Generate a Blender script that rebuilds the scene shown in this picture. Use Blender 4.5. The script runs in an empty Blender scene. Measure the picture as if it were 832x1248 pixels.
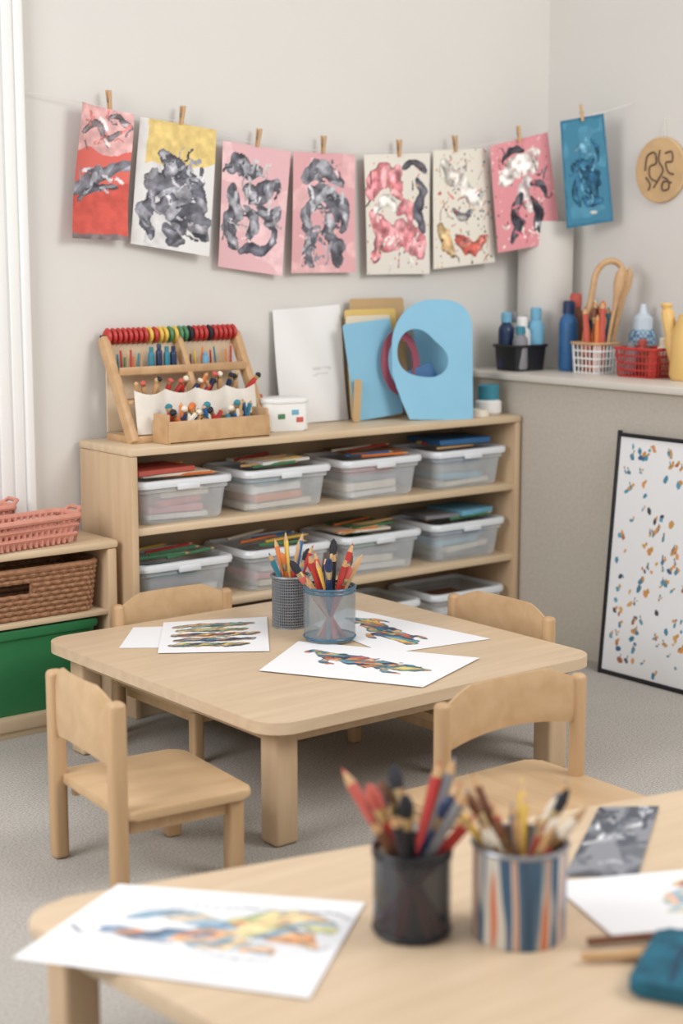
import bpy, bmesh, math, random
import numpy as np
from mathutils import Vector, Matrix, Quaternion
random.seed(7); rng=np.random.default_rng(5)
SC=bpy.context.scene; COL=SC.collection
SC.view_settings.view_transform='Standard'

# ---------------------------------------------------------------- materials
def lin(c):
    return tuple((x/12.92 if x<=0.04045 else ((x+0.055)/1.055)**2.4) for x in c)
def rgb(r,g,b): return lin((r/255,g/255,b/255))
_m={}
def mat(name,c,rough=.55,var=.06,scale=12,metal=0,alpha=1,bump=0,trans=0,spec=.4):
    if name in _m: return _m[name]
    m=bpy.data.materials.new(name); m.use_nodes=True; nt=m.node_tree; b=nt.nodes['Principled BSDF']
    tc=nt.nodes.new('ShaderNodeTexCoord'); n=nt.nodes.new('ShaderNodeTexNoise')
    n.inputs['Scale'].default_value=scale; n.inputs['Detail'].default_value=4
    nt.links.new(tc.outputs['Object'],n.inputs['Vector'])
    r=nt.nodes.new('ShaderNodeValToRGB')
    r.color_ramp.elements[0].position=.3; r.color_ramp.elements[1].position=.7
    r.color_ramp.elements[0].color=(*[max(0,x*(1-var)) for x in c],1)
    r.color_ramp.elements[1].color=(*[min(1,x*(1+var)) for x in c],1)
    nt.links.new(n.outputs['Fac'],r.inputs['Fac']); nt.links.new(r.outputs['Color'],b.inputs['Base Color'])
    b.inputs['Roughness'].default_value=rough; b.inputs['Metallic'].default_value=metal
    b.inputs['Alpha'].default_value=alpha; b.inputs['Transmission Weight'].default_value=trans
    b.inputs['Specular IOR Level'].default_value=spec
    if bump:
        bp=nt.nodes.new('ShaderNodeBump'); bp.inputs['Strength'].default_value=bump; bp.inputs['Distance'].default_value=.01
        nt.links.new(n.outputs['Fac'],bp.inputs['Height']); nt.links.new(bp.outputs['Normal'],b.inputs['Normal'])
    _m[name]=m; return m
def wood(name,c1,c2,scale=(2,22,22),rough=.42):
    m=bpy.data.materials.new(name); m.use_nodes=True; nt=m.node_tree; b=nt.nodes['Principled BSDF']
    tc=nt.nodes.new('ShaderNodeTexCoord'); mp=nt.nodes.new('ShaderNodeMapping'); mp.inputs['Scale'].default_value=scale
    n=nt.nodes.new('ShaderNodeTexNoise'); n.inputs['Scale'].default_value=1.3; n.inputs['Detail'].default_value=6; n.inputs['Distortion'].default_value=.4
    r=nt.nodes.new('ShaderNodeValToRGB'); r.color_ramp.elements[0].position=.28; r.color_ramp.elements[1].position=.74
    r.color_ramp.elements[0].color=(*c1,1); r.color_ramp.elements[1].color=(*c2,1)
    nt.links.new(tc.outputs['Object'],mp.inputs['Vector']); nt.links.new(mp.outputs['Vector'],n.inputs['Vector'])
    nt.links.new(n.outputs['Fac'],r.inputs['Fac']); nt.links.new(r.outputs['Color'],b.inputs['Base Color'])
    b.inputs['Roughness'].default_value=rough; b.inputs['Specular IOR Level'].default_value=.4
    return m
BIRCH=wood('birch_wood',rgb(202,177,147),rgb(214,191,162))
BIRCHV=wood('birch_wood_upright',rgb(190,162,129),rgb(205,178,146),(20,20,2))
CHAIRW=wood('chair_wood',rgb(190,157,118),rgb(204,173,135),(3,14,14))
CHAIRV=wood('chair_leg_wood',rgb(182,147,108),rgb(198,166,128),(20,20,2))
SHELFW=wood('shelf_wood',rgb(198,174,142),rgb(212,190,160))
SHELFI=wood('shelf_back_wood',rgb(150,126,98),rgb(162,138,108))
TOOLW=wood('tool_wood',rgb(184,146,106),rgb(206,170,128),(12,12,12))
WALL=mat('painted_wall',rgb(216,213,208),.9,.012,2)
HALF=mat('beige_wall',rgb(192,184,172),.9,.05,60,bump=.2)
WHITE=mat('white_paint',rgb(232,232,230),.5,.01,4)
LEDGE=mat('ledge_laminate',rgb(218,211,200),.4,.02,6)
def carpet():
    m=bpy.data.materials.new('grey_carpet'); m.use_nodes=True; nt=m.node_tree; b=nt.nodes['Principled BSDF']
    tc=nt.nodes.new('ShaderNodeTexCoord')
    n=nt.nodes.new('ShaderNodeTexNoise'); n.inputs['Scale'].default_value=150; n.inputs['Detail'].default_value=3
    n2=nt.nodes.new('ShaderNodeTexNoise'); n2.inputs['Scale'].default_value=4
    r=nt.nodes.new('ShaderNodeValToRGB'); r.color_ramp.elements[0].position=.34; r.color_ramp.elements[1].position=.64
    r.color_ramp.elements[0].color=(*rgb(158,153,146),1); r.color_ramp.elements[1].color=(*rgb(193,188,181),1)
    mx=nt.nodes.new('ShaderNodeMix'); mx.data_type='RGBA'; mx.blend_type='MULTIPLY'; mx.inputs[0].default_value=.12
    nt.links.new(tc.outputs['Object'],n.inputs['Vector']); nt.links.new(tc.outputs['Object'],n2.inputs['Vector'])
    nt.links.new(n.outputs['Fac'],r.inputs['Fac']); nt.links.new(r.outputs['Color'],mx.inputs[6]); nt.links.new(n2.outputs['Fac'],mx.inputs[7])
    nt.links.new(mx.outputs[2],b.inputs['Base Color']); b.inputs['Roughness'].default_value=1; b.inputs['Specular IOR Level'].default_value=.05
    bp=nt.nodes.new('ShaderNodeBump'); bp.inputs['Strength'].default_value=.3; bp.inputs['Distance'].default_value=.005
    nt.links.new(n.outputs['Fac'],bp.inputs['Height']); nt.links.new(bp.outputs['Normal'],b.inputs['Normal'])
    return m
CARPET=carpet()
PLASTIC=mat('clear_plastic',rgb(222,228,232),.28,.10,9,alpha=.44,bump=.15)
RIM=mat('bin_rim_plastic',rgb(232,236,240),.3,.01,5,alpha=.8)
WICKER=mat('wicker_brown',rgb(150,108,78),.7,.2,60,bump=.4)
TERRA=mat('terracotta_plastic',rgb(202,138,120),.55,.06,30)
GREEN=mat('green_plastic',rgb(48,116,72),.35,.04,8)
BLACKP=mat('black_plastic',rgb(34,34,38),.4,.05,20)
PAPER=mat('white_paper',rgb(236,235,234),.85,.01,6)
LBLUE=mat('light_blue_card',rgb(132,184,210),.7,.03,6)
TAN=mat('tan_card',rgb(190,158,116),.8,.05,8)
YEL=mat('yellow_card',rgb(216,186,112),.7,.03,8)
PINK=mat('mauve_card',rgb(150,78,94),.7,.05,8)
GLASS=mat('smoky_cup_glass',rgb(140,154,162),.12,.04,10,alpha=.5,spec=.6)
DGLASS=mat('dark_cup_glass',rgb(46,52,60),.12,.05,10,alpha=.8,spec=.6)
METAL=mat('mesh_metal',rgb(150,152,156),.35,.05,30,metal=.6)
BLUERIM=mat('blue_rim',rgb(60,100,124),.3,.05,10)
BRASS=mat('brass_ferrule',rgb(200,176,130),.3,.05,20,metal=.8)
STRING=mat('white_string',rgb(220,217,212),.9,.02,50)
PAL={'red':rgb(184,54,48),'orange':rgb(212,120,62),'yellow':rgb(220,182,78),'green':rgb(74,128,90),'teal':rgb(54,128,146),
 'blue':rgb(50,100,150),'navy':rgb(38,54,88),'black':rgb(40,40,46),'pink':rgb(206,132,138),'wood':rgb(198,158,112),'white':rgb(226,225,222),
 'grey':rgb(130,130,134),'coral':rgb(196,94,82),'brown':rgb(120,78,56),'cream':rgb(224,215,198),'sky':rgb(112,168,196)}
def P(c,r=.45): return mat('paint_'+c,PAL[c],r,.05,30)

# ---------------------------------------------------------------- mesh helpers
def setp(o,parent): 
    if parent is not None: o.parent=parent
def mk(name,bm,m,parent=None,smooth=True,ang=35):
    me=bpy.data.meshes.new(name); bmesh.ops.recalc_face_normals(bm,faces=bm.faces[:]); bm.to_mesh(me); bm.free()
    for x in (m if isinstance(m,(list,tuple)) else [m]): me.materials.append(x)
    if smooth:
        me.polygons.foreach_set('use_smooth',[True]*len(me.polygons)); me.set_sharp_from_angle(angle=math.radians(ang))
    o=bpy.data.objects.new(name,me); COL.objects.link(o); setp(o,parent); return o
def thing(name,label,cat,loc=(0,0,0),rz=0,group=None,mesh=None):
    o=bpy.data.objects.new(name,mesh); COL.objects.link(o); o.location=loc; o.rotation_euler=(0,0,math.radians(rz))
    tag(o,label,cat,group); return o
def tag(o,label,cat,group=None):
    o['label']=label; o['category']=cat
    if group: o['group']=group
    return o
def add_box(bm,s,c,bevel=.004,seg=2,M=None,mi=0):
    t=Matrix.Translation(c)@Matrix.Diagonal((*s,1))
    if M is not None: t=M@t
    r=bmesh.ops.create_cube(bm,size=1,matrix=t); vs=set(r['verts'])
    es=[e for e in bm.edges if e.verts[0] in vs and e.verts[1] in vs]
    fs=[f for f in bm.faces if f.verts[0] in vs]
    for f in fs: f.material_index=mi
    if bevel: bmesh.ops.bevel(bm,geom=es,offset=min(bevel,min(s)*.45),segments=seg,affect='EDGES',profile=.5)
def box(name,s,c,m,parent=None,bevel=.004,M=None,seg=2):
    bm=bmesh.new(); add_box(bm,s,c,bevel,seg,M); return mk(name,bm,m,parent)
def rr(w,d,r,n=6,cx=0,cy=0):
    pts=[]
    for k,(sx,sy) in enumerate(((1,1),(-1,1),(-1,-1),(1,-1))):
        for i in range(n+1):
            a=math.radians(90*k+90*i/n); pts.append((cx+sx*(w/2-r)+r*math.cos(a),cy+sy*(d/2-r)+r*math.sin(a)))
    return pts
def round_poly(P_,r,n=8):
    out=[]; N=len(P_)
    for i in range(N):
        p=Vector(P_[i]); a=(Vector(P_[i-1])-p).normalized(); b=(Vector(P_[(i+1)%N])-p).normalized()
        h=math.acos(max(-1,min(1,a.dot(b))))/2; t=r/math.tan(h); s=p+a*t; e=p+b*t
        c=p+(a+b).normalized()*(r/math.sin(h)); a0=math.atan2(*(s-c).yx); a1=math.atan2(*(e-c).yx)
        while a1-a0>math.pi: a1-=2*math.pi
        while a1-a0<-math.pi: a1+=2*math.pi
        for k in range(n+1):
            q=a0+(a1-a0)*k/n; out.append((c.x+r*math.cos(q),c.y+r*math.sin(q)))
    return out
def add_prism(bm,pts,z0,z1,bevel=.004,mi=0,seg=2):
    a=[bm.verts.new((x,y,z0)) for x,y in pts]; b=[bm.verts.new((x,y,z1)) for x,y in pts]
    f1=bm.faces.new(a[::-1]); f2=bm.faces.new(b); n=len(pts)
    for i in range(n): bm.faces.new((a[i],a[(i+1)%n],b[(i+1)%n],b[i]))
    if bevel: bmesh.ops.bevel(bm,geom=list(f1.edges)+list(f2.edges),offset=bevel,segments=seg,affect='EDGES',profile=.5)
def prism(name,pts,z0,z1,m,parent=None,bevel=.004,seg=2):
    bm=bmesh.new(); add_prism(bm,pts,z0,z1,bevel,0,seg); return mk(name,bm,m,parent)
def add_lathe(bm,prof,n=28,c=(0,0,0),mi=0,cap0=False,cap1=False):
    rings=[]
    for r,z in prof:
        rings.append([bm.verts.new((c[0]+r*math.cos(2*math.pi*i/n),c[1]+r*math.sin(2*math.pi*i/n),c[2]+z)) for i in range(n)])
    for a,b in zip(rings,rings[1:]):
        for i in range(n):
            f=bm.faces.new((a[i],a[(i+1)%n],b[(i+1)%n],b[i])); f.material_index=mi
    if cap0: bm.faces.new(rings[0][::-1]).material_index=mi
    if cap1: bm.faces.new(rings[-1]).material_index=mi
def lathe(name,prof,m,parent=None,n=28,c=(0,0,0),cap0=True,cap1=True):
    bm=bmesh.new(); add_lathe(bm,prof,n,c,0,cap0,cap1); return mk(name,bm,m,parent)
def add_tube(bm,pts,r,n=8,closed=False,mi=0):
    pts=[Vector(p) for p in pts]; N=len(pts); rings=[]
    rs=r if isinstance(r,(list,tuple)) else [r]*N
    for i,p in enumerate(pts):
        if closed: t=(pts[(i+1)%N]-pts[i-1])
        else: t=pts[min(i+1,N-1)]-pts[max(i-1,0)]
        t.normalize(); up=Vector((0,0,1)) if abs(t.z)<.9 else Vector((0,1,0))
        if i==0: a=t.cross(up).normalized()
        else: a=(pa-t*pa.dot(t)).normalized()
        pa=a; b=t.cross(a)
        rings.append([bm.verts.new(p+(a*math.cos(2*math.pi*k/n)+b*math.sin(2*math.pi*k/n))*rs[i]) for k in range(n)])
    for j in range(N if closed else N-1):
        A=rings[j];B=rings[(j+1)%N]
        for k in range(n): bm.faces.new((A[k],A[(k+1)%n],B[(k+1)%n],B[k])).material_index=mi
    if not closed:
        bm.faces.new(rings[0][::-1]).material_index=mi; bm.faces.new(rings[-1]).material_index=mi
def tube(name,pts,r,m,parent=None,n=8,closed=False):
    bm=bmesh.new(); add_tube(bm,pts,r,n,closed); return mk(name,bm,m,parent)

# ---------------------------------------------------------------- painted sheets
def artmat():
    m=bpy.data.materials.new('painted_paper'); m.use_nodes=True; nt=m.node_tree; b=nt.nodes['Principled BSDF']
    a=nt.nodes.new('ShaderNodeAttribute'); a.attribute_name='Col'; nt.links.new(a.outputs['Color'],b.inputs['Base Color'])
    b.inputs['Roughness'].default_value=.8; b.inputs['Specular IOR Level'].default_value=.2; return m
ARTM=artmat()
def vnoise(nx,ny,cell,asp=1.0):
    gx=max(2,int(cell*asp)+2); gy=max(2,int(cell)+2); g=rng.random((gy,gx))
    X=np.linspace(0,gx-1.001,nx); Y=np.linspace(0,gy-1.001,ny); xi=X.astype(int); yi=Y.astype(int)
    fx=X-xi; fy=Y-yi; fx=fx*fx*(3-2*fx); fy=(fy*fy*(3-2*fy))[:,None]
    a=g[yi][:,xi];b=g[yi][:,xi+1];c=g[yi+1][:,xi];d=g[yi+1][:,xi+1]
    return (a*(1-fx)+b*fx)*(1-fy)+(c*(1-fx)+d*fx)*fy
class Art:
    def __init__(s,bg,asp,nx,ny):
        s.asp=asp; s.nx=nx; s.ny=ny; s.c=np.ones((ny,nx,3))*np.array(bg)/255.
        s.X,s.Y=np.meshgrid(np.linspace(0,asp,nx),np.linspace(0,1,ny))
        s.n1=vnoise(nx,ny,7,asp); s.n2=vnoise(nx,ny,18,asp); s.n3=vnoise(nx,ny,50,asp)
        s.X=s.X+.03*(vnoise(nx,ny,9,asp)-.5)*(nx>40); s.Y=s.Y+.03*(vnoise(nx,ny,9,asp)-.5)*(nx>40)
    def put(s,mask,col,var=.25):
        col=np.array(col)/255.; sh=1+var*((s.n2-.5)*1.1+(s.n3-.5)*.4)
        s.c[mask]=(col[None,None,:]*sh[:,:,None])[mask]
    def blob(s,x,y,rx,ry,rot,col,var=.25,wob=.25):
        a=math.radians(rot); dx=s.X-x*s.asp; dy=s.Y-y
        u=(dx*math.cos(a)+dy*math.sin(a))/rx; v=(-dx*math.sin(a)+dy*math.cos(a))/ry
        s.put(u*u+v*v+wob*2*(s.n2-.5)<1,col,var)
    def line(s,pts,w,col,var=.2,dry=0):
        m=np.zeros_like(s.X,bool)
        for (x0,y0),(x1,y1) in zip(pts,pts[1:]):
            x0*=s.asp;x1*=s.asp; L=(x1-x0)**2+(y1-y0)**2+1e-9
            t=np.clip(((s.X-x0)*(x1-x0)+(s.Y-y0)*(y1-y0))/L,0,1)
            m|=np.hypot(s.X-x0-t*(x1-x0),s.Y-y0-t*(y1-y0))<w*(.7+.6*s.n2)
        if dry: m&=(s.n3>dry)
        s.put(m,col,var)
    def body(s,pts,w,cols,bands=10,outline=None,taper=.9,var=.25,skew=1.2,light=.0,rag=.3):
        """elongated painted form following a spine, coloured in flowing bands"""
        b=np.array(bez(pts,10)); b[:,0]*=s.asp; n=len(b)
        best=np.full(s.X.shape,9.); T=np.zeros_like(best); SG=np.zeros_like(best)
        for i in range(n-1):
            x0,y0=b[i];x1,y1=b[i+1]; L=(x1-x0)**2+(y1-y0)**2+1e-9
            t=np.clip(((s.X-x0)*(x1-x0)+(s.Y-y0)*(y1-y0))/L,0,1)
            dx=s.X-x0-t*(x1-x0); dy=s.Y-y0-t*(y1-y0); d=np.hypot(dx,dy); m=d<best
            best[m]=d[m]; T[m]=((i+t)/(n-1))[m]; SG[m]=(np.sign(dx*(y1-y0)-dy*(x1-x0)))[m]
        prof=w*((1-taper)+taper*np.sin(np.pi*np.clip(T*.92+.06,0,1))**.7)*(1-rag/2+rag*s.n2)
        q=best/prof; inside=q<1
        k=np.floor(T*bands+skew*SG*q+.6*s.n1).astype(int)%len(cols)
        C=np.array(cols)/255.; sh=1+var*((s.n2-.5)*1.1+(s.n3-.5)*.4)+light*(.5-q)
        s.c[inside]=(C[k]*sh[:,:,None])[inside]
        if outline is not None: s.put(inside&(q>.84),outline,.2)
    def specks(s,n,r0,r1,cols,box=(0,0,1,1)):
        for _ in range(n):
            x=box[0]+(box[2]-box[0])*rng.random(); y=box[1]+(box[3]-box[1])*rng.random(); r=r0+(r1-r0)*rng.random()
            s.blob(x,y,r,r*(.5+.7*rng.random()),180*rng.random(),cols[int(rng.random()*len(cols))],.1,.1)
    def wash(s,cols,thr=.5,cell=5):
        n=vnoise(s.nx,s.ny,cell,s.asp)
        for i,c in enumerate(cols): s.put(n>thr+i*.12,c,.1)
def bez(pts,n=14):
    out=[]
    P_=[pts[0]]+list(pts)+[pts[-1]]
    for i in range(1,len(P_)-2):
        p0,p1,p2,p3=[np.array(P_[i+k-1],float) for k in range(4)]
        for k in range(n):
            t=k/n; out.append(tuple(.5*((2*p1)+(-p0+p2)*t+(2*p0-5*p1+4*p2-p3)*t*t+(-p0+3*p1-3*p2+p3)*t**3)))
    out.append(tuple(pts[-1])); return out
def sheet(name,TL,TR,BL,BR,art,curl=None,parent=None,thick=.0012):
    nx,ny=art.nx,art.ny; TL,TR,BL,BR=[np.array(p,float) for p in (TL,TR,BL,BR)]
    u=np.linspace(0,1,nx)[None,:,None]; v=np.linspace(0,1,ny)[:,None,None]
    Pn=(BL*(1-u)+BR*u)*(1-v)+(TL*(1-u)+TR*u)*v
    nrm=np.cross(TR-TL,BL-TL); nrm/=np.linalg.norm(nrm)
    if nrm[2]<-.7: nrm=-nrm
    if curl is not None: Pn=Pn+nrm*curl(u,v)
    Pn=Pn.reshape(-1,3); idx=np.arange(nx*ny).reshape(ny,nx)
    q=np.stack([idx[:-1,:-1],idx[:-1,1:],idx[1:,1:],idx[1:,:-1]],-1).reshape(-1,4)
    me=bpy.data.meshes.new(name); me.from_pydata(Pn.tolist(),[],q.tolist())
    c=np.clip(art.c,0,1); c=np.where(c<=.04045,c/12.92,((c+.055)/1.055)**2.4).reshape(-1,3)
    at=me.color_attributes.new('Col','FLOAT_COLOR','POINT'); at.data.foreach_set('color',np.hstack([c,np.ones((len(c),1))]).astype(np.float32).ravel())
    me.materials.append(ARTM); me.polygons.foreach_set('use_smooth',[True]*len(me.polygons))
    o=bpy.data.objects.new(name,me); COL.objects.link(o); setp(o,parent); return o

# ---------------------------------------------------------------- room shell
def struct(o): o['kind']='structure'; return o
struct(box('floor',(8.2,7.2,.1),(2.6,2.1,-.05),CARPET,bevel=0))
struct(box('wall_back',(7.2,.12,3.2),(2.14,5.61,1.6),WALL,bevel=0))
struct(box('wall_right',(.12,6.2,3.2),(5.68,2.45,1.6),WALL,bevel=0))
struct(box('wall_partition',(.52,5.5,1.17),(5.36,2.8,.585),HALF,bevel=0))
struct(box('trim_1',(.56,5.5,.03),(5.34,2.8,1.185),LEDGE,bevel=.006))
bm=bmesh.new(); add_box(bm,(.34,.026,3.2),(2.742,5.537,1.6),0)
for i,(x,w,t) in enumerate(((2.70,.12,.036),(2.795,.05,.034),(2.848,.045,.032),(2.893,.036,.040))):
    add_box(bm,(w,t,3.2),(x,5.55-t/2,1.6),.008,3)
struct(mk('trim_2',bm,WHITE))

# ---------------------------------------------------------------- tables
def table(name,label,loc,rz,W,D,h=.40,r=.12,lt=.085,inset=.045):
    t=thing(name,label,'table',loc,rz)
    prism('tabletop',rr(W,D,r,10),h-.036,h,BIRCH,t,.013,4)
    bm=bmesh.new(); a=inset+.02
    for s in (-1,1):
        add_box(bm,(W-2*a-lt,.022,.055),(0,s*(D/2-a-.01),h-.036-.0275),.003)
        add_box(bm,(.022,D-2*a-lt,.055),(s*(W/2-a-.01),0,h-.036-.0275),.003)
    mk('apron',bm,BIRCHV,t)
    for sx in (-1,1):
        for sy in (-1,1):
            box('leg',(lt,lt,h-.036),(sx*(W/2-inset-lt/2),sy*(D/2-inset-lt/2),(h-.036)/2),BIRCHV,t,.014,seg=4)
    return t
table('activity_table','low square birch table with rounded corners and drawings on top',(3.335,4.355,0),0,1.36,1.36,r=.10,inset=.07)
tb=thing('activity_table','low pale birch trapezoid table with two full pencil holders','table',(1.455,2.97,0))
TP=[(0.0,0.0),(.13,-1.6),(1.9,-1.95),(2.3,-.52)]
prism('tabletop',round_poly(TP,.10,10),.364,.40,BIRCH,tb,.013,4)
bm=bmesh.new(); IP=[Vector((.10,-.12)),Vector((.21,-1.52)),Vector((1.83,-1.83)),Vector((2.17,-.60))]
for i in range(4):
    a=IP[i];b=IP[(i+1)%4]; d=b-a; M=Matrix.Translation(((a.x+b.x)/2,(a.y+b.y)/2,.336))@Matrix.Rotation(math.atan2(d.y,d.x),4,'Z'); add_box(bm,(d.length,.022,.055),(0,0,0),.003,2,M)
mk('apron',bm,BIRCHV,tb)
for p in IP: box('leg',(.085,.085,.364),(p.x,p.y,.182),BIRCHV,tb,.014,seg=4)

def chair(label,loc,rz,w,d,sz,top,boardh=.2,sw_=.02,rear=0,lt=.042):
    t=thing('child_chair',label,'chair',loc,rz)
    prism('seat',rr(d+rear,w+sw_,.035,6,.012-rear/2,0),sz-.026,sz,CHAIRW,t,.008,3)
    for sy in (-1,1):
        box('back_leg',(lt,lt,top-.025),(-d/2+lt/2-.018,sy*(w/2-lt/2+.006),(top-.025)/2),CHAIRV,t,.015,seg=4)
        box('front_leg',(lt,lt,sz-.026),(d/2-lt/2-.012,sy*(w/2-lt/2-.006),(sz-.026)/2),CHAIRV,t,.01,seg=3)
    bm=bmesh.new()
    for sy in (-1,1): add_box(bm,(d-2*lt+rear,.018,.045),(-.005-rear/2,sy*(w/2-lt/2-.01),sz-.05),.004)
    add_box(bm,(.018,w-2*lt,.045),(d/2-lt/2-.012,0,sz-.05),.004)
    mk('seat_rail',bm,CHAIRV,t)
    bm=bmesh.new(); n=20; hw=w/2-lt+.012; rows=[]
    for side in (0,1):
        R_=[]
        for j in range(7):
            row=[]
            for i in range(n+1):
                y=-hw+2*hw*i/n; k=1-(y/hw)**2
                z0=top-boardh+.022*k; z1=top-.035+.037*min(1,k*1.6)
                f=j/6; z=z0+(z1-z0)*f
                e=.009*(1-abs(2*f-1)**6*.6)
                x=-d/2+lt/2-.018-.024*k+(e if side else -e)
                row.append(bm.verts.new((x,y,z)))
            R_.append(row)
        rows.append(R_)
        for j in range(6):
            for i in range(n): bm.faces.new((R_[j][i],R_[j][i+1],R_[j+1][i+1],R_[j+1][i]))
    for i in range(n):
        bm.faces.new((rows[0][0][i],rows[0][0][i+1],rows[1][0][i+1],rows[1][0][i]))
        bm.faces.new((rows[0][6][i],rows[0][6][i+1],rows[1][6][i+1],rows[1][6][i]))
    for j in range(6):
        for i in (0,n): bm.faces.new((rows[0][j][i],rows[0][j+1][i],rows[1][j+1][i],rows[1][j][i]))
    mk('backrest',bm,CHAIRW,t)
    return t
chair('small birch chair with solid curved backrest, seen side-on beside the table',(2.37,3.865,0),-5.5,.44,.40,.255,.585,.215,lt=.048)
chair('small birch chair pushed under the table near the storage shelf',(3.215,4.80,0),-90,.50,.52,.215,.50)
chair('small birch chair tucked in at the table facing the low cabinet',(3.80,4.20,0),180,.52,.52,.215,.50)
chair('small birch chair with its back to the middle table',(3.105,2.965,0),-91,.54,.40,.25,.575,.165,.0,.20)

# ---------------------------------------------------------------- storage shelf
sh=thing('storage_shelf','long low birch storage shelf filled with clear plastic bins','shelf',(4.095,5.15,0))
W=1.985; D=.38; H_=1.02
for n_,z in (('top_board',1.02),('shelf_board',.72),('shelf_board',.405),('shelf_board',.10)):
    box(n_,(W if z==1.02 else W-.05,D if z==1.02 else D-.02,.03),(0,D/2+(0 if z==1.02 else .005),z-.015),SHELFW,sh,.006)
for sx in (-1,1): box('side_panel',(.03,D-.004,.99),(sx*(W/2-.016),D/2,.495),BIRCHV,sh,.006)
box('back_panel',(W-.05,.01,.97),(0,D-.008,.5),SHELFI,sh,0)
box('plinth',(W-.06,.02,.068),(0,.03,.034),SHELFW,sh,.003)

# bins -----------------------------------------------------------
def make_bin():
    w,d,h=.43,.33,.158
    bm=bmesh.new(); lo=rr(w-.06,d-.05,.04,6); md=rr(w-.03,d-.03,.042,6); hi=rr(w-.015,d-.015,.04,6)
    L=[[bm.verts.new((x,y,z)) for x,y in pts] for pts,z in ((rr(w-.08,d-.07,.035,6),0),(lo,.012),(md,h*.75),(hi,h*.77),(hi,h))]
    n=len(lo)
    for a,b in zip(L,L[1:]):
        for i in range(n): bm.faces.new((a[i],a[(i+1)%n],b[(i+1)%n],b[i]))
    bm.faces.new(L[0][::-1])
    body=mk('body',bm,PLASTIC)
    bm=bmesh.new(); o=rr(w+.012,d+.012,.045,6); i_=rr(w-.022,d-.022,.036,6)
    V=[[bm.verts.new((x,y,z)) for x,y in pts] for pts,z in ((i_,h-.004),(rr(w+.006,d+.006,.045,6),h-.018),(o,h-.006),(rr(w+.004,d+.004,.043,6),h+.008),(i_,h+.010))]
    for a,b in zip(V,V[1:]+V[:1]):
        for k in range(n): bm.faces.new((a[k],a[(k+1)%n],b[(k+1)%n],b[k]))
    rim=mk('rim',bm,RIM)
    bm=bmesh.new(); add_box(bm,(.10,.012,.024),(0,-d/2-.004,h-.018),.006); hnd=mk('handle',bm,RIM)
    return body,rim,hnd
_b=make_bin(); BODY,RIMM,HND=[o.data for o in _b]
for o in _b: bpy.data.objects.remove(o)
def bin_(x,z,label,y=5.335,sc=.98):
    t=thing('storage_bin',label,'storage bin',(x,y,z),0,'clear bins on the storage shelf'); t.scale=(sc,1,1)
    for n_,me in (('body',BODY),('rim',RIMM),('handle',HND)):
        o=bpy.data.objects.new(n_,me); COL.objects.link(o); o.parent=t
    return t
XS=[3.362,3.845,4.33,4.818]
ROW=[(.721,[('white','pink','coral','cream'),('cream','orange','white','teal'),('white','cream','grey','red'),('cream','sky','grey','blue')]),
     (.406,[('sky','white','grey','teal'),('cream','pink','white','grey'),('white','cream','grey','green'),('grey','cream','sky','blue')]),
     (.101,[('grey','white','brown','black'),('cream','white','grey','black'),('white','grey','cream','green'),('cream','grey','white','brown')])]
def flat(name,label,cat,w,d,t,loc,rz,m,tilt=(0,0),group=None,bevel=.0015):
    o=prism(name,rr(w,d,.006,2),0,t,m,None,min(bevel,t*.4),1); o.location=loc
    o.rotation_euler=(math.radians(tilt[0]),math.radians(tilt[1]),math.radians(rz)); return tag(o,label,cat,group)
_pm={}
def pencil_meshes(colr,r,L):
    k=(colr,r,L)
    if k not in _pm:
        a=lathe('barrel',[(r,0),(r,L*.9)],P(colr),n=6); b=bmesh.new()
        add_lathe(b,[(r,L*.9),(r*.4,L*.97)],6,mi=0); add_lathe(b,[(r*.4,L*.97),(.0004,L)],6,mi=1)
        b=mk('tip',b,[P('wood'),P(colr)]); _pm[k]=(a.data,b.data); bpy.data.objects.remove(a); bpy.data.objects.remove(b)
    return _pm[k]
CN={'sky':'light blue','navy':'dark blue','wood':'natural wood','coral':'coral red'}
def pencil(colr,loc,q,r=.008,L=.27,group=None,where='standing in a cup'):
    t=thing('pencil',f'{CN.get(colr,colr)} coloured pencil {where}','pencil',loc,0,group); t.rotation_mode='QUATERNION'; t.rotation_quaternion=q
    for n_,me in zip(('barrel','tip'),pencil_meshes(colr,r,L)):
        o=bpy.data.objects.new(n_,me); COL.objects.link(o); o.parent=t
    return t
_bmz={}
def brush(colr,loc,q,r=.008,L=.3,tip='black',group=None,where='standing bristles up in a cup'):
    k=(colr,r,L,tip)
    if k not in _bmz:
        a=lathe('handle',[(r*.45,0),(r*.9,L*.3),(r*1.1,L*.6),(r*.8,L*.74)],P(colr,.25),n=10)
        b=lathe('ferrule',[(r*.85,L*.74),(r*1.1,L*.84)],BRASS,n=10)
        c_=lathe('bristles',[(r*1.05,L*.84),(r*1.25,L*.91),(r*.8,L*.97),(.0005,L)],P(tip,.9),n=10)
        _bmz[k]=[o.data for o in (a,b,c_)]
        for o in (a,b,c_): bpy.data.objects.remove(o)
    t=thing('paintbrush',f'{CN.get(colr,colr)} handled paintbrush {where}','paintbrush',loc,0,group); t.rotation_mode='QUATERNION'; t.rotation_quaternion=q
    for n_,me in zip(('handle','ferrule','bristles'),_bmz[k]):
        o=bpy.data.objects.new(n_,me); COL.objects.link(o); o.parent=t
def dirq(v,spin=0):
    return Vector((0,0,1)).rotation_difference(Vector(v).normalized())@Quaternion((0,0,1),spin)
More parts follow.
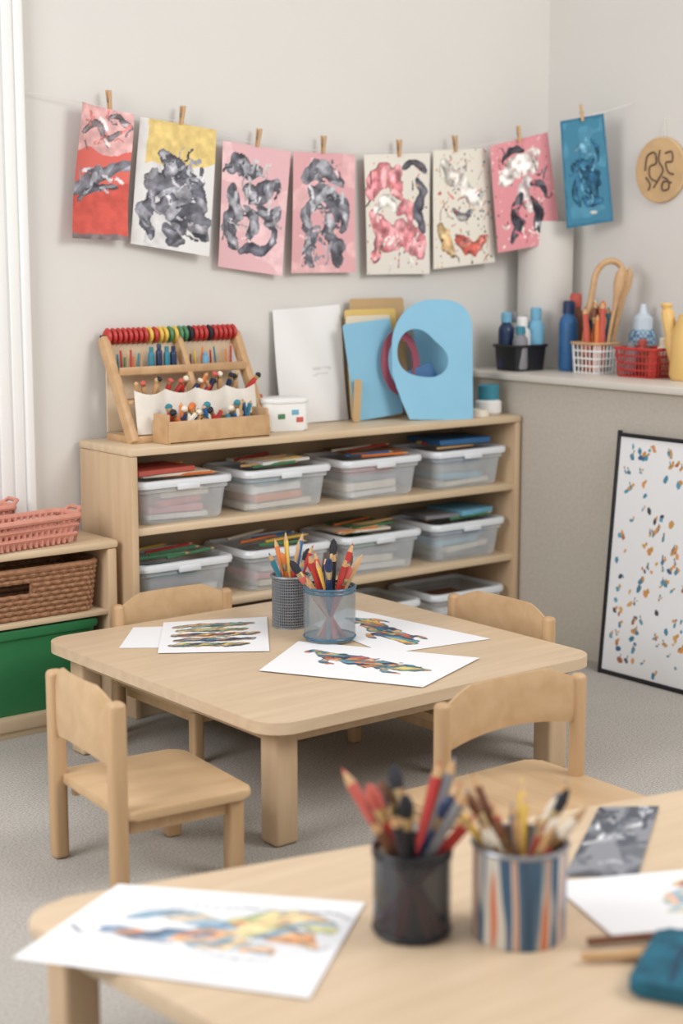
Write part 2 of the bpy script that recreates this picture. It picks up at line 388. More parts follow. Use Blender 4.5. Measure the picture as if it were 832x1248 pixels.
for ri,(z,cs) in enumerate(ROW):
    for ci,cl in enumerate(cs):
        bin_(XS[ci],z,'clear plastic bin of paper and craft supplies on the '+('upper','middle','bottom')[ri]+' shelf')
        hz=z+.008
        for k,cn in enumerate(cl):
            tt=(.022,.028,.030,.026)[k]*random.uniform(.75,1.15)
            flat('paper_pad',f'{CN.get(cn,cn)} pad of craft paper inside a clear bin','paper pad',(.32,.30,.27,.24)[k]*random.uniform(.75,1),.20,tt,(XS[ci]+random.uniform(-.03,.03),5.335,hz),random.uniform(-9,9),P(cn,.7),(0,random.uniform(-2.5,2.5)),group='craft paper in bins'); hz+=tt+.005
        if ri<2:
            for k in range(5):
                cc=random.choice(['red','yellow','teal','orange','blue','green','cream','wood'])
                a=random.uniform(-.8,.8); x=XS[ci]+random.uniform(-.06,.08)
                pencil(cc,(x-.12,5.25+.03*k,z+.172+.004*k),dirq((1,.3*a,random.uniform(0,.08))),.006,.22,'loose pencils in bins','lying on top of a full bin')
flat('folder','coral pink paper stack on top of a full bin','folder',.27,.2,.018,(3.30,5.33,.905),6,P('coral',.7))
flat('folder','cream paper stack poking out of a full bin','folder',.30,.22,.010,(3.36,5.34,.893),-3,P('cream',.7))
flat('folder','bright blue folder on top of a full bin','folder',.28,.24,.022,(4.84,5.35,.905),-4,P('blue',.6))
flat('folder','blue folder on top of a middle shelf bin','folder',.20,.22,.022,(4.90,5.34,.59),5,P('sky',.6))
flat('folder','dark folder beside the blue one on a middle bin','folder',.2,.22,.016,(4.75,5.36,.585),-8,P('grey',.6))
flat('folder','white paper stack on top of a full bin','folder',.26,.22,.012,(3.87,5.36,.897),8,P('white',.6))
flat('folder','dark red folder on top of a full bin','folder',.26,.22,.008,(4.36,5.36,.899),-6,P('brown',.6))
flat('folder','green folder on top of a middle shelf bin','folder',.22,.20,.008,(4.36,5.38,.585),7,P('green',.6))
flat('folder','cream folder on top of a middle shelf bin','folder',.26,.22,.010,(4.30,5.36,.573),-5,P('cream',.6))

# ---------------------------------------------------------------- left cabinet
cb=thing('low_cabinet','low birch open cabinet holding a wicker basket and a green tub','cabinet',(2.665,5.21,0))
box('top_board',(.83,.30,.03),(0,.15,.665),SHELFW,cb,.01)
for sx in (-1,1): box('side_panel',(.04,.29,.65),(sx*.39,.15,.325),BIRCHV,cb,.008)
box('base_board',(.74,.28,.05),(0,.15,.05),SHELFW,cb,.006)
box('plinth',(.74,.02,.03),(0,.03,.014),SHELFW,cb,.002)
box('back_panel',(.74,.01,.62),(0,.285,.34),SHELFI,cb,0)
box('shelf_board',(.74,.27,.018),(0,.145,.412),SHELFW,cb,.003)
gt=thing('storage_tub','green plastic tub with lid in the low cabinet','storage tub',(2.67,5.355,.076))
bm=bmesh.new(); pts0=rr(.62,.20,.03); pts1=rr(.66,.23,.035); n=len(pts0)
A=[bm.verts.new((x,y,0)) for x,y in pts0]; B=[bm.verts.new((x,y,.29)) for x,y in pts1]
for i in range(n): bm.faces.new((A[i],A[(i+1)%n],B[(i+1)%n],B[i]))
bm.faces.new(A[::-1]); bm.faces.new(B); mk('body',bm,GREEN,gt)
prism('lid',rr(.685,.25,.04),.285,.318,GREEN,gt,.008)
def wicker(name,w,d,h,m,parent,rows=9,hole=True):
    bm=bmesh.new()
    for j in range(rows):
        z=(j+.5)*h/rows; k=1+.06*(z/h); o=rr(w*k,d*k,.04,8); m_=len(o)
        pts=[]
        for i in range(m_):
            a=Vector(o[i]);b=Vector(o[(i+1)%m_]); L=(b-a).length; q=max(1,int(L/.02))
            for s in range(q): pts.append(a.lerp(b,s/q))
        P3=[]
        for i,p in enumerate(pts): P3.append((p.x,p.y+.004*(-1)**(j+i)*(1 if p.y>0 else -1),z))
        if hole and h*.55<z<h*.82:
            i0=max(i for i,p in enumerate(P3) if abs(p[0])<.06 and p[1]<-d*.3)+1
            P3=P3[i0:]+P3[:i0]; P3=[p for p in P3 if not (abs(p[0])<.06 and p[1]<-d*.3)]
            add_tube(bm,P3,h/rows*.52,6,False)
        else: add_tube(bm,P3,h/rows*.52,6,True)
    for i in range(24):
        x=-w/2+.03+(w-.06)*i/23
        if abs(x)>.06: add_tube(bm,[(x,-d/2+.004,0),(x*1.05,-d/2*1.06+.002,h)],.006,5)
    add_box(bm,(w-.02,d-.02,.01),(0,0,.006),0)
    return mk(name,bm,m,parent)
wb=thing('wicker_basket','brown woven wicker basket with handle hole in the cabinet','basket',(2.67,5.355,.424))
wicker('basket_body',.64,.21,.17,WICKER,wb,9)
bm=bmesh.new(); add_tube(bm,[(x,y,.178) for x,y in rr(.685,.23,.05,8)],.012,8,True); mk('basket_rim',bm,WICKER,wb)
def tbasket(loc,rz,w,d,h,label):
    t=thing('plastic_basket',label,'basket',loc,rz)
    bm=bmesh.new()
    add_prism(bm,rr(w-.04,d-.04,.03,4),0,.01,.002)
    for (a,b) in (((-w/2,-d/2),(w/2,-d/2)),((w/2,-d/2),(w/2,d/2)),((w/2,d/2),(-w/2,d/2)),((-w/2,d/2),(-w/2,-d/2))):
        a=Vector(a);b=Vector(b); L=(b-a).length; q=int(L/.026)
        for s in range(q+1):
            p=a.lerp(b,s/q); add_tube(bm,[(p.x*.9,p.y*.9,.005),(p.x,p.y,h)],.008,4)
        for z in (.035,.068): 
            if z<h: 
                f=.9+.1*z/h; add_tube(bm,[(a.x*f,a.y*f,z),(b.x*f,b.y*f,z)],.010,5)
    mk('basket_body',bm,TERRA,t)
    bm=bmesh.new(); add_tube(bm,[(x,y,h) for x,y in rr(w+.015,d+.015,.03,5)],.012,8,True)
    for sx in (-1,1): add_tube(bm,[(sx*w/2,-.04,h),(sx*(w/2+.03),-.03,h+.02),(sx*(w/2+.03),.03,h+.02),(sx*w/2,.04,h)],.008,6)
    mk('basket_rim',bm,TERRA,t)
tbasket((2.745,5.29,.681),8,.38,.13,.10,'terracotta plastic basket on the low cabinet')
tbasket((2.58,5.44,.681),4,.34,.11,.13,'terracotta plastic basket behind another one on the cabinet')

# ---------------------------------------------------------------- bunting of drawings
GR=[(134,134,142),(110,110,118),(156,156,163),(92,92,100)]
def limb(a,pts,w,cols=GR,sh=.3,k=0):
    a.body(pts,w,[cols[(k+j)%len(cols)] for j in range(3)],bands=5,outline=None,taper=.55,var=.5,skew=.8,light=sh,rag=.75)
def dabs(a,seed,n,boxes,cols,w0=.006,w1=.016,l=.07):
    r=random.Random(seed)
    for _ in range(n):
        x0,y0,x1,y1=r.choice(boxes); x=r.uniform(x0,x1); y=r.uniform(y0,y1); d=r.uniform(0,6.28); pts=[(x,y)]
        for k in range(2): d+=r.uniform(-.8,.8); x+=l*.7*math.cos(d)/a.asp*.8; y+=l*.7*math.sin(d); pts.append((x,y))
        a.line(bez(pts,5),r.uniform(w0,w1),r.choice(cols),.4,.25)
LT=[(178,178,184),(150,150,158),(84,84,92),(108,108,116),(196,194,198)]
def hang1():
    a=Art((216,112,102),.46,60,130)
    a.put(a.Y+.06*a.n1>.70,(226,178,176),.2); a.put((a.Y<.34+.25*a.X),(204,94,84),.12)
    limb(a,[(.0,.36),(.3,.42),(.6,.52),(1.0,.60)],.055); limb(a,[(.15,.30),(.4,.40),(.8,.42)],.03,k=1)
    limb(a,[(.1,.80),(.35,.88),(.5,.78),(.8,.84)],.03,[(140,128,132),(120,112,116)]); limb(a,[(.55,.93),(.75,.96),(.95,.88)],.025,[(120,112,116),(160,148,150)])
    dabs(a,1,14,[(.05,.72,.95,.95)],[(238,226,224),(132,120,124),(206,130,126)]); dabs(a,2,10,[(.05,.36,.9,.56)],LT)
    a.put((a.Y<.04),(130,116,116),.3); return a
def hang2():
    a=Art((226,224,222),.68,90,130); a.wash([(214,212,212)],.6,5)
    a.put(a.Y+.08*a.n1-.12*a.X>.66,(226,200,132),.15); a.put((a.X<.06+.04*a.n1),(228,226,224),.05)
    limb(a,[(.22,.52),(.40,.5),(.56,.38),(.60,.2)],.15); limb(a,[(.40,.34),(.58,.32),(.78,.26),(.90,.16)],.13,k=1)
    limb(a,[(.20,.40),(.16,.24),(.26,.10)],.065,k=2); limb(a,[(.34,.74),(.46,.66),(.62,.60)],.075,k=2); limb(a,[(.6,.6),(.78,.52),(.88,.36)],.07,k=3); limb(a,[(.44,.18),(.5,.10),(.62,.08)],.06,k=3)
    dabs(a,3,40,[(.2,.12,.85,.6),(.3,.55,.7,.75)],LT); return a
def hang3():
    a=Art((226,182,186),.66,88,130); a.wash([(234,196,198)],.6,4)
    limb(a,[(.12,.80),(.26,.86),(.40,.78),(.56,.80)],.075); limb(a,[(.40,.66),(.52,.60),(.64,.66),(.80,.72)],.08,k=1)
    limb(a,[(.16,.62),(.22,.45),(.14,.32),(.26,.18)],.08,k=1); limb(a,[(.36,.48),(.52,.42),(.46,.26)],.055,k=2); limb(a,[(.6,.52),(.76,.44),(.88,.52)],.06,k=3)
    limb(a,[(.36,.14),(.5,.18),(.68,.18),(.84,.26)],.045,[(104,104,114),(84,84,94)]); limb(a,[(.70,.40),(.84,.36),(.78,.24)],.035,k=1)
    dabs(a,4,36,[(.1,.72,.8,.88),(.1,.2,.4,.6),(.4,.4,.9,.66)],LT+[(236,204,206)]); return a
def hang4():
    a=Art((222,170,174),.66,88,130); a.wash([(230,184,186)],.6,4)
    limb(a,[(.20,.78),(.36,.86),(.56,.84),(.78,.76)],.07); limb(a,[(.34,.66),(.5,.62),(.66,.5),(.54,.36)],.10,k=1); limb(a,[(.34,.60),(.20,.46),(.28,.32)],.055,k=2)
    limb(a,[(.68,.64),(.84,.52),(.78,.36)],.055,k=2); limb(a,[(.40,.36),(.26,.24),(.34,.08)],.065,k=0); limb(a,[(.60,.30),(.74,.22),(.70,.07)],.065,[(112,112,120),(90,90,98)])
    dabs(a,5,40,[(.2,.7,.8,.88),(.25,.3,.8,.7),(.2,.1,.8,.3)],LT+[(206,172,178),(226,188,190)]); return a
def hang5():
    a=Art((230,224,214),.74,94,130); PK=[(224,150,156),(216,138,144),(230,166,170)]
    limb(a,[(.08,.70),(.24,.82),(.44,.80),(.5,.66)],.11,PK); limb(a,[(.30,.24),(.50,.34),(.72,.30),(.86,.16)],.12,PK,k=1); limb(a,[(.14,.5),(.24,.36),(.14,.14)],.08,PK,k=2); limb(a,[(.50,.52),(.64,.56),(.72,.46)],.06,PK)
    limb(a,[(.20,.56),(.34,.62),(.46,.54)],.06,[(242,238,232),(234,230,222)]); limb(a,[(.82,.78),(.88,.66),(.82,.5),(.90,.36)],.05,[(84,84,92),(110,110,118)]); limb(a,[(.60,.88),(.76,.92),(.92,.86)],.04,[(100,98,104),(80,78,86)])
    dabs(a,6,26,[(.05,.08,.75,.9)],[(70,68,76),(238,232,226),(206,120,130)],.004,.010)
    a.specks(56,.005,.013,[(60,60,66),(90,88,96),(200,96,92),(210,174,110)]); return a
def hang6():
    a=Art((230,224,212),.66,88,130)
    limb(a,[(.4,.24),(.6,.14),(.86,.22)],.07,[(190,98,88),(206,128,116)]); limb(a,[(.12,.36),(.2,.22),(.3,.10)],.06,[(206,172,124),(216,188,146)]); limb(a,[(.20,.88),(.34,.76),(.5,.80)],.07,[(206,200,192),(190,184,178)])
    limb(a,[(.56,.70),(.66,.58),(.84,.60)],.08,[(242,238,230),(232,226,218)]); limb(a,[(.36,.5),(.5,.42),(.66,.46)],.035,[(150,144,142),(110,106,110)])
    dabs(a,7,30,[(.05,.05,.9,.92)],[(96,92,98),(176,160,150),(214,196,170),(196,110,100)],.004,.010)
    a.specks(130,.005,.013,[(60,60,70),(70,96,124),(196,92,86),(210,164,106),(100,126,116)]); return a
def hang7():
    a=Art((220,148,154),.72,92,130); a.specks(130,.005,.013,[(150,84,94),(242,226,220),(100,74,80),(236,190,194)])
    BK=[(72,70,78),(98,94,102),(58,56,64)]
    limb(a,[(.20,.66),(.38,.76),(.60,.76),(.74,.84)],.10,[(232,224,218),(218,208,204)]); limb(a,[(.20,.84),(.36,.92),(.56,.88)],.035,BK); limb(a,[(.56,.62),(.5,.5),(.58,.36)],.08,[(206,194,192),(188,176,176)])
    limb(a,[(.44,.48),(.32,.36),(.36,.22),(.24,.08)],.05,BK); limb(a,[(.62,.44),(.70,.30),(.66,.18),(.80,.10)],.05,BK,k=1); limb(a,[(.62,.58),(.80,.56),(.86,.44)],.03,BK,k=2)
    dabs(a,8,30,[(.15,.1,.85,.9)],[(240,226,222),(90,86,94),(206,120,128)],.005,.012); return a
def hang8():
    a=Art((72,130,156),.58,80,130); a.wash([(84,142,168)],.55,6); a.put((np.abs(a.X-.29)>.265)|(np.abs(a.Y-.5)>.475),(62,116,144),.05)
    B=[(48,92,120),(58,106,134),(42,76,102)]
    limb(a,[(.30,.56),(.46,.54),(.62,.42),(.66,.26)],.10,B); limb(a,[(.3,.44),(.2,.32),(.3,.2)],.045,B,k=1); limb(a,[(.62,.56),(.78,.62),(.74,.76)],.035,B,k=2); limb(a,[(.4,.26),(.56,.2),(.76,.22)],.05,B,k=2); limb(a,[(.3,.72),(.44,.74),(.54,.68)],.035,[(110,158,180),(96,146,170)])
    dabs(a,9,24,[(.2,.2,.8,.75)],[(100,150,172),(40,72,98),(60,110,138)],.005,.012); a.blob(.6,.11,.06,.018,0,(190,188,182),.3); return a
Yw=5.5
HANG=[('coral and grey painted sheet, edges curling',(3.12,Yw,2.275),(3.34,Yw,2.24),(3.07,Yw,1.78),(3.31,Yw,1.77),hang1(),.02),
('gold and grey abstract painting',(3.39,Yw,2.235),(3.73,Yw,2.20),(3.34,Yw,1.76),(3.68,Yw,1.71),hang2(),.022),
('pink painting with several loose grey brush shapes',(3.765,Yw,2.16),(4.095,Yw,2.13),(3.74,Yw,1.67),(4.05,Yw,1.63),hang3(),.018),
('pink painting with one large loose grey shape',(4.11,Yw,2.13),(4.43,Yw,2.13),(4.10,Yw,1.64),(4.44,Yw,1.64),hang4(),.016),
('white and pink speckled ink painting',(4.48,Yw,2.13),(4.85,Yw,2.15),(4.50,Yw,1.63),(4.86,Yw,1.63),hang5(),.014),
('cream speckled painting with red marks',(4.86,Yw-.012,2.16),(5.16,Yw-.02,2.18),(4.87,Yw-.012,1.65),(5.22,Yw-.02,1.68),hang6(),.012),
('pink painting with black and white brush marks',(5.13,5.42,2.185),(5.375,5.31,2.25),(5.19,5.42,1.72),(5.47,5.31,1.77),hang7(),.008),
('deep blue painted sheet',(5.34,5.2,2.289),(5.465,5.06,2.32),(5.396,5.2,1.826),(5.545,5.06,1.86),hang8(),.01)]
for i,(lb,TL,TR,BL,BR,a,cu) in enumerate(HANG):
    ph_=random.uniform(0,3)
    if i==0: f=lambda u,v: -.02*np.abs(2*u-1)**3+.012*np.sin(v*5)
    else: f=lambda u,v,ph_=ph_,cu=cu: cu*(1-v)*np.sin(2.5*u+ph_)+.5*cu*np.sin(3*v+ph_)*(u-.5)
    o=sheet('hanging_drawing',TL,TR,BL,BR,a,f); tag(o,lb+' pegged on the string','drawing','drawings pegged on a string')
stp=[(2.93,5.52,2.30),(3.12,5.505,2.278),(3.34,5.505,2.245),(3.56,5.505,2.225),(3.93,5.505,2.155),(4.27,5.505,2.14),(4.67,5.505,2.148),(5.0,5.49,2.175),(5.16,5.43,2.2),(5.375,5.315,2.255),(5.4,5.16,2.30),(5.465,5.07,2.325),(5.61,5.02,2.37)]
tag(tube('hanging_string',bez(stp,6),.0015,STRING,None,6),'thin white string strung along the wall for drawings','string')
_pegm=None
def peg(x,y,z,ang=0,rz=0):
    t=thing('clothes_peg','small wooden clothes peg clipping a drawing to the string','clothes peg',(x,y,z),rz,'wooden clothes pegs'); t.rotation_euler=(0,math.radians(ang),math.radians(rz)); t.scale=(.72,.78,.85)
    global _pegm
    if _pegm is None:
        o1=box('jaw',(.018,.008,.085),(0,-.009,.012),TOOLW,None,.003); o2=tube('spring',[(-.012,0,.012),(.012,0,.012)],.007,METAL,None,8)
        _pegm=(o1.data,o2.data); bpy.data.objects.remove(o1); bpy.data.objects.remove(o2)
    for k,(n_,me,dy,rx) in enumerate((('jaw',_pegm[0],0,.12),('jaw',_pegm[0],.018,-.12),('spring',_pegm[1],0,0))):
        o=bpy.data.objects.new(n_,me); COL.objects.link(o); o.parent=t; o.location=(0,dy,0); o.rotation_euler=(rx,0,0)
for p in ((3.25,5.5,2.275,-4,0),(3.57,5.5,2.235,8,0),(3.93,5.5,2.165,10,0),(4.26,5.5,2.15,3,0),(4.67,5.5,2.15,0,0),(4.98,5.485,2.18,-6,0),(5.245,5.36,2.225,-5,-25),(5.4,5.13,2.31,-8,-45)): peg(p[0],p[1]-.004,p[2]+.004,p[3],p[4])

# ---------------------------------------------------------------- shelf-top objects
RX=3.505
rk=thing('bead_rack','slanted wooden craft rack with a row of coloured beads on top','craft rack',(RX,5.38,1.02)); rk.scale=(.88,1,1)
def slant(x,w=.03): 
    bm=bmesh.new(); a=Vector((x,-.09,.0)); b=Vector((x,.12,.385)); d=(b-a); L=d.length
    M=Matrix.Translation((a+b)/2)@Vector((0,0,1)).rotation_difference(d).to_matrix().to_4x4()
    add_box(bm,(w,.045,L),(0,0,0),.006,2,M); mk('side_rail',bm,TOOLW,rk)
for x in (-.345,.345): slant(x,.036)
slant(.03,.028)
box('base_board',(.70,.20,.025),(0,0,.0125),TOOLW,rk,.004)
box('tray_shelf',(.66,.09,.014),(0,-.005,.15),TOOLW,rk,.003)
box('tray_shelf',(.66,.07,.014),(0,.06,.25),TOOLW,rk,.003)
box('tray_lip',(.66,.008,.03),(0,.024,.262),TOOLW,rk,.002)
CR=mat('cream_fabric',rgb(224,217,206),.9,.05,20)
CARD=mat('pale_board',rgb(212,192,164),.7,.05,10)
box('back_board',(.66,.008,.35),(0,.125,.20),CARD,rk,.002)
bm=bmesh.new(); K=48; R1=[];R2=[]
for i in range(K+1):
    x=-.315+.63*i/K; y=-.055-.012*abs(math.sin(math.pi*4*i/K)); zt=.195-.018*abs(math.sin(math.pi*4*i/K))
    R1.append(bm.verts.new((x,y,zt))); R2.append(bm.verts.new((x,y-.022,.03)))
for i in range(K): bm.faces.new((R1[i],R1[i+1],R2[i+1],R2[i]))
mk('fabric_pockets',bm,CR,rk)
tube('bead_rod',[(-.36,.115,.39),(.36,.115,.39)],.006,P('black'),rk,8)
bead_cols=['red']*8+['yellow','red','yellow','yellow','green','yellow','green','green','black']+['red']*3+['black']+['red']*5
_bd={}
for i,cn in enumerate(bead_cols):
    x=-.325+i*.0262
    if cn not in _bd:
        o=lathe('bead',[(.006,-.012),(.024,-.010),(.033,0),(.024,.010),(.006,.012)],P(cn,.3),rk,14); _bd[cn]=o.data
    else:
        o=bpy.data.objects.new('bead',_bd[cn]); COL.objects.link(o); o.parent=rk
    o.rotation_euler=(0,math.pi/2,0); o.location=(x,.115,.39)
def bottle(x,y,z,h,r,colr,label,cap='white',name='paint_bottle',grp='small paint bottles on the rack'):
    t=thing(name,label,'bottle',(x,y,z),0,grp)
    lathe('body',[(r*.9,0),(r,h*.06),(r,h*.66),(r*.9,h*.74),(r*.6,h*.79),(r*.6,h*.82)],P(colr,.3),t,16)
    lathe('cap',[(r*.66,h*.82),(r*.66,h*.97),(r*.5,h)],P(cap,.4),t,14)
for i,(dx,cn,hh) in enumerate(((-.13,'teal',.09),(-.095,'navy',.10),(-.06,'teal',.09),(-.03,'navy',.09),(.12,'sky',.06))):
    bottle(RX+dx,5.435,1.278,hh,.013,cn,f'small {CN.get(cn,cn)} paint bottle standing on the rack',cn)
for i in range(18):
    dx=-.28+.014*i if i<9 else .06+.024*(i-9)
    pencil(['orange','teal','red','green','wood','red','orange','teal','wood','brown','yellow','orange','navy','red','teal','wood','orange','red'][i],(RX+dx,5.452,1.278),dirq((random.uniform(-.12,.12),0,1)),.0045,.06+.015*(i%3),'short pencils on the rack','standing on the rack shelf')
for i in range(18):
    dx=-.24+.028*i; L=random.choice([.09,.10,.11]); v=(random.uniform(-.5,.5),-.25,.6)
    if i%3==0: pencil(random.choice(['wood','brown','orange']),(RX+dx,5.35,1.172),dirq(v),.009,L,'brushes in the rack tray','leaning in the rack tray')
    else: brush(random.choice(['wood','brown','teal','wood','red','navy']),(RX+dx,5.35,1.172),dirq(v),.010,L,random.choice(['black','coral','teal','cream']),'brushes in the rack tray','leaning in the rack tray')
TX=3.51
bx=thing('wooden_tray','open birch box full of brushes and paint tools','wooden box',(TX,5.225,1.021)); bx.scale=(.92,1,1)
box('bottom',(.50,.12,.008),(0,0,.004),TOOLW,bx,.001)
for n_,s,c_ in (('side',(.50,.010,.085),(0,-.055,.0425)),('side',(.50,.010,.085),(0,.055,.0425)),('end_panel',(.012,.10,.11),(-.245,0,.055)),('end_panel',(.012,.10,.11),(.245,0,.055)),('divider',(.008,.10,.08),(-.05,0,.045))):
    box(n_,s,c_,TOOLW,bx,.003)
for i in range(28):
    x=TX-.19+.0138*i; cc=random.choice(['teal','navy','orange','wood','red','brown','blue','cream'])
    e=(x-TX)/.2; v=(random.uniform(-.8,.8)-.5*e,random.uniform(-.15,.3),random.uniform(.6,1))
    if i%2: brush(cc,(x,5.225,1.04),dirq(v),.012,.13,random.choice(['black','orange','cream','teal']),'tools in the wooden box','jutting from the wooden box')
    else: pencil(cc,(x,5.225,1.04),dirq(v),.010,.13,'tools in the wooden box','jutting from the wooden box')
tn=thing('storage_tin','small white tin with coloured stickers and red handle','tin',(3.915,5.33,1.021),-12)
bm=bmesh.new(); add_prism(bm,rr(.19,.14,.03,5),0,.12,.006); mk('body',bm,WHITE,tn)
prism('rim',rr(.20,.15,.035,5),.112,.13,WHITE,tn,.005)
tube('handle',[(-.095,0,.09),(-.12,0,.10),(-.12,0,.135),(-.085,0,.14)],.008,P('red'),tn)
for x,z,cc in ((-.03,.06,'green'),(.03,.075,'sky'),(.05,.045,'coral')): box('sticker',(.03,.003,.02),(x,-.071,z),P(cc),tn,.001)
def lean(name,label,cat,w,h,loc,m,rz=0,back=8,roll=0,t=.004,pts=None):
    bm=bmesh.new(); add_prism(bm,pts or rr(w,h,.012,3,0,h/2),0,t,.001,0,1)
    o=mk(name,bm,m); o.matrix_world=Matrix.Translation(loc)@Matrix.Rotation(math.radians(rz),4,'Z')@Matrix.Rotation(math.radians(90-back),4,'X')@Matrix.Rotation(math.radians(roll),4,'Z')
    return tag(o,label,cat)
a=Art((230,229,228),.66,60,80); a.line([(.5,.46),(.8,.46)],.008,(206,204,202),.05); a.line([(.5,.42),(.74,.42)],.006,(208,206,204),.05)
o=sheet('paper_sheet',(4.02,5.535,1.49),(4.37,5.535,1.505),(4.02,5.46,1.022),(4.37,5.46,1.022),a,lambda u,v: .008*np.sin(u*7+v*4)); tag(o,'wide white paper sheet standing against the wall','paper')
lean('cardboard_sheet','tan cardboard sheet leaning behind blue folders','cardboard',.30,.51,(4.56,5.46,1.022),TAN,0,6)
lean('cardboard_sheet','yellow card leaning among craft sheets','cardboard',.28,.465,(4.50,5.435,1.022),YEL,0,6,0)
lean('cardboard_sheet','cream card leaning among craft sheets','cardboard',.24,.44,(4.47,5.415,1.022),mat('cream_card',rgb(218,206,184),.8,.02,6),0,6,0)
lean('blue_folder','light blue card folder leaning, tilted, against craft sheets','folder',.25,.41,(4.475,5.385,1.03),LBLUE,-4,7,5)
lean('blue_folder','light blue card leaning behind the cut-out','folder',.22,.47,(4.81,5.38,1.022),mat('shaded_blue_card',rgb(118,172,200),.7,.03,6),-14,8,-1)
lean('tan_strip','narrow tan card edge leaning with folders','cardboard',.04,.18,(4.325,5.36,1.022),TAN,0,8,-10)
def ring(name,label,cat,outer,inner,m,loc,rz,back,roll=0,t=.006,n=96):
    bm=bmesh.new(); V=[]
    for z in (0,t):
        V.append([bm.verts.new((*outer(2*math.pi*i/n),z)) for i in range(n)]); V.append([bm.verts.new((*inner(2*math.pi*i/n),z)) for i in range(n)])
    for i in range(n):
        j=(i+1)%n
        for a,b in ((V[0],V[1]),(V[2],V[3]),(V[0],V[2]),(V[1],V[3])): bm.faces.new((a[i],a[j],b[j],b[i]))
    o=mk(name,bm,m); o.matrix_world=Matrix.Translation(loc)@Matrix.Rotation(math.radians(rz),4,'Z')@Matrix.Rotation(math.radians(90-back),4,'X')@Matrix.Rotation(math.radians(roll),4,'Z')
    return tag(o,label,cat)
HC=(-.035,.27)
def outer_blue(a):
    cx,cy=HC; dx,dy=math.cos(a),math.sin(a)
    for k in range(1,500):
        r=k*.0012; x=cx+dx*r; y=cy+dy*r
        xl=-.165 if y>.2 else -.165+.075*((.2-y)/.2)**1.2
        inside= y>0 and y<.51 and x<.195 and x>xl
        if y>.31 and x<.02: inside=inside and ((x-.02)/.185)**2+((y-.31)/.20)**2<1
        if y>.40 and x>.08: inside=inside and ((x-.08)/.115)**2+((y-.40)/.11)**2<1
        if not inside: break
    return (x,y)
def hole_blue(a):
    r=.108*(1+.12*math.cos(2*(a-2.5))+.07*math.cos(3*a+1.0)); return (HC[0]+r*math.cos(a)*1.0,HC[1]+.005+r*math.sin(a)*.95)
ring('card_cutout','light blue card with large irregular oval opening, standing upright','card cut-out',outer_blue,hole_blue,LBLUE,(4.63,5.24,1.022),-22,9,-2)
ring('paper_ring','dark mauve paper ring partly behind the blue cut-out','paper ring',lambda a:(.10*math.cos(a),.14+.14*math.sin(a)),lambda a:(.065*math.cos(a),.14+.10*math.sin(a)),PINK,(4.575,5.355,1.12),-4,7)
lean('card_scrap','blue card piece showing through the opening','cardboard',.16,.10,(4.68,5.335,1.14),P('blue',.7),-20,9,20)
jr=thing('lidded_jar','white jar with teal lid at the end of the shelf','jar',(5.0,5.27,1.021))
lathe('body',[(.05,0),(.058,.01),(.058,.055),(.045,.065)],P('white'),jr,24)
lathe('lid',[(.047,.065),(.047,.125),(.04,.13)],P('teal'),jr,24)
jr=thing('tape_roll','cream tape roll lying beside the jar','tape roll',(4.90,5.22,1.021)); bm=bmesh.new()
add_lathe(bm,[(.02,0),(.042,0),(.042,.03),(.02,.03),(.02,0)],24); mk('tape',bm,P('cream'),jr)

# ---------------------------------------------------------------- ledge objects
tag(lathe('corner_column',[(.125,0),(.125,.66),(.105,.66),(.105,.05)],mat('cream_column',rgb(212,208,202),.85,.02,5),None,36,(5.475,5.405,1.201),True,True),'round cream column standing in the wall corner','column')  # hollow cylinder standing in for the rounded column in this corner
def obasket(name,label,loc,rz,w,d,h,m,solid=False,mr=None):
    t=thing(name,label,'basket',loc,rz); bm=bmesh.new(); add_prism(bm,rr(w*.9,d*.9,.02,4),0,.006,.001,0,1)
    if solid:
        A=[rr(w*.9,d*.9,.02,4),rr(w,d,.022,4),rr(w-.01,d-.01,.02,4),rr(w*.9-.01,d*.9-.01,.02,4)]
        V=[[bm.verts.new((x,y,z)) for x,y in q] for q,z in zip(A,(0,h,h,.008))]; n=len(A[0])
        for a,b in zip(V,V[1:]):
            for i in range(n): bm.faces.new((a[i],a[(i+1)%n],b[(i+1)%n],b[i]))
    else:
        for z in [h*k/4 for k in range(1,4)]:
            f=.9+.1*z/h; add_tube(bm,[(x*f,y*f,z) for x,y in rr(w,d,.02,3)],.004,5,True)
        o=rr(w,d,.02,3); L=len(o)
        for i in range(L):
            a=Vector(o[i]);b=Vector(o[(i+1)%L]); q=max(1,int((b-a).length/.02))
            for s in range(q):
                p=a.lerp(b,s/q); add_tube(bm,[(p.x*.9,p.y*.9,0),(p.x,p.y,h)],.003,4)
    mk('basket_body',bm,m,t)
    bm=bmesh.new(); add_tube(bm,[(x,y,h) for x,y in rr(w+.006,d+.006,.024,4)],.007,6,True); mk('basket_rim',bm,mr or m,t); return t
LZ=1.201
obasket('craft_basket','black plastic basket of bottles on the ledge',(5.24,5.32,LZ),0,.19,.16,.11,BLACKP,True)
for x,y,cn,h,r,lb,cp in ((5.185,5.355,'navy',.25,.036,'dark blue squeeze bottle','sky'),(5.19,5.27,'grey',.19,.034,'grey paint bottle','teal'),(5.235,5.305,'white',.23,.038,'white paint bottle','white'),(5.30,5.285,'sky',.27,.038,'light blue glue bottle','sky'),(5.245,5.37,'white',.25,.028,'slim white bottle','grey'),(5.30,5.355,'white',.2,.030,'short white bottle','blue')):
    bottle(x,y,LZ+.008,h,r,cn,lb+' in the black basket',cp,'craft_bottle','bottles in the black basket')
bottle(5.375,5.155,LZ,.31,.042,'blue','tall blue bottle with pump top beside the wire basket','navy','craft_bottle',None)
bottle(5.46,5.195,LZ,.34,.040,'brown','tall dark reddish bottle behind the blue one','coral','craft_bottle',None)
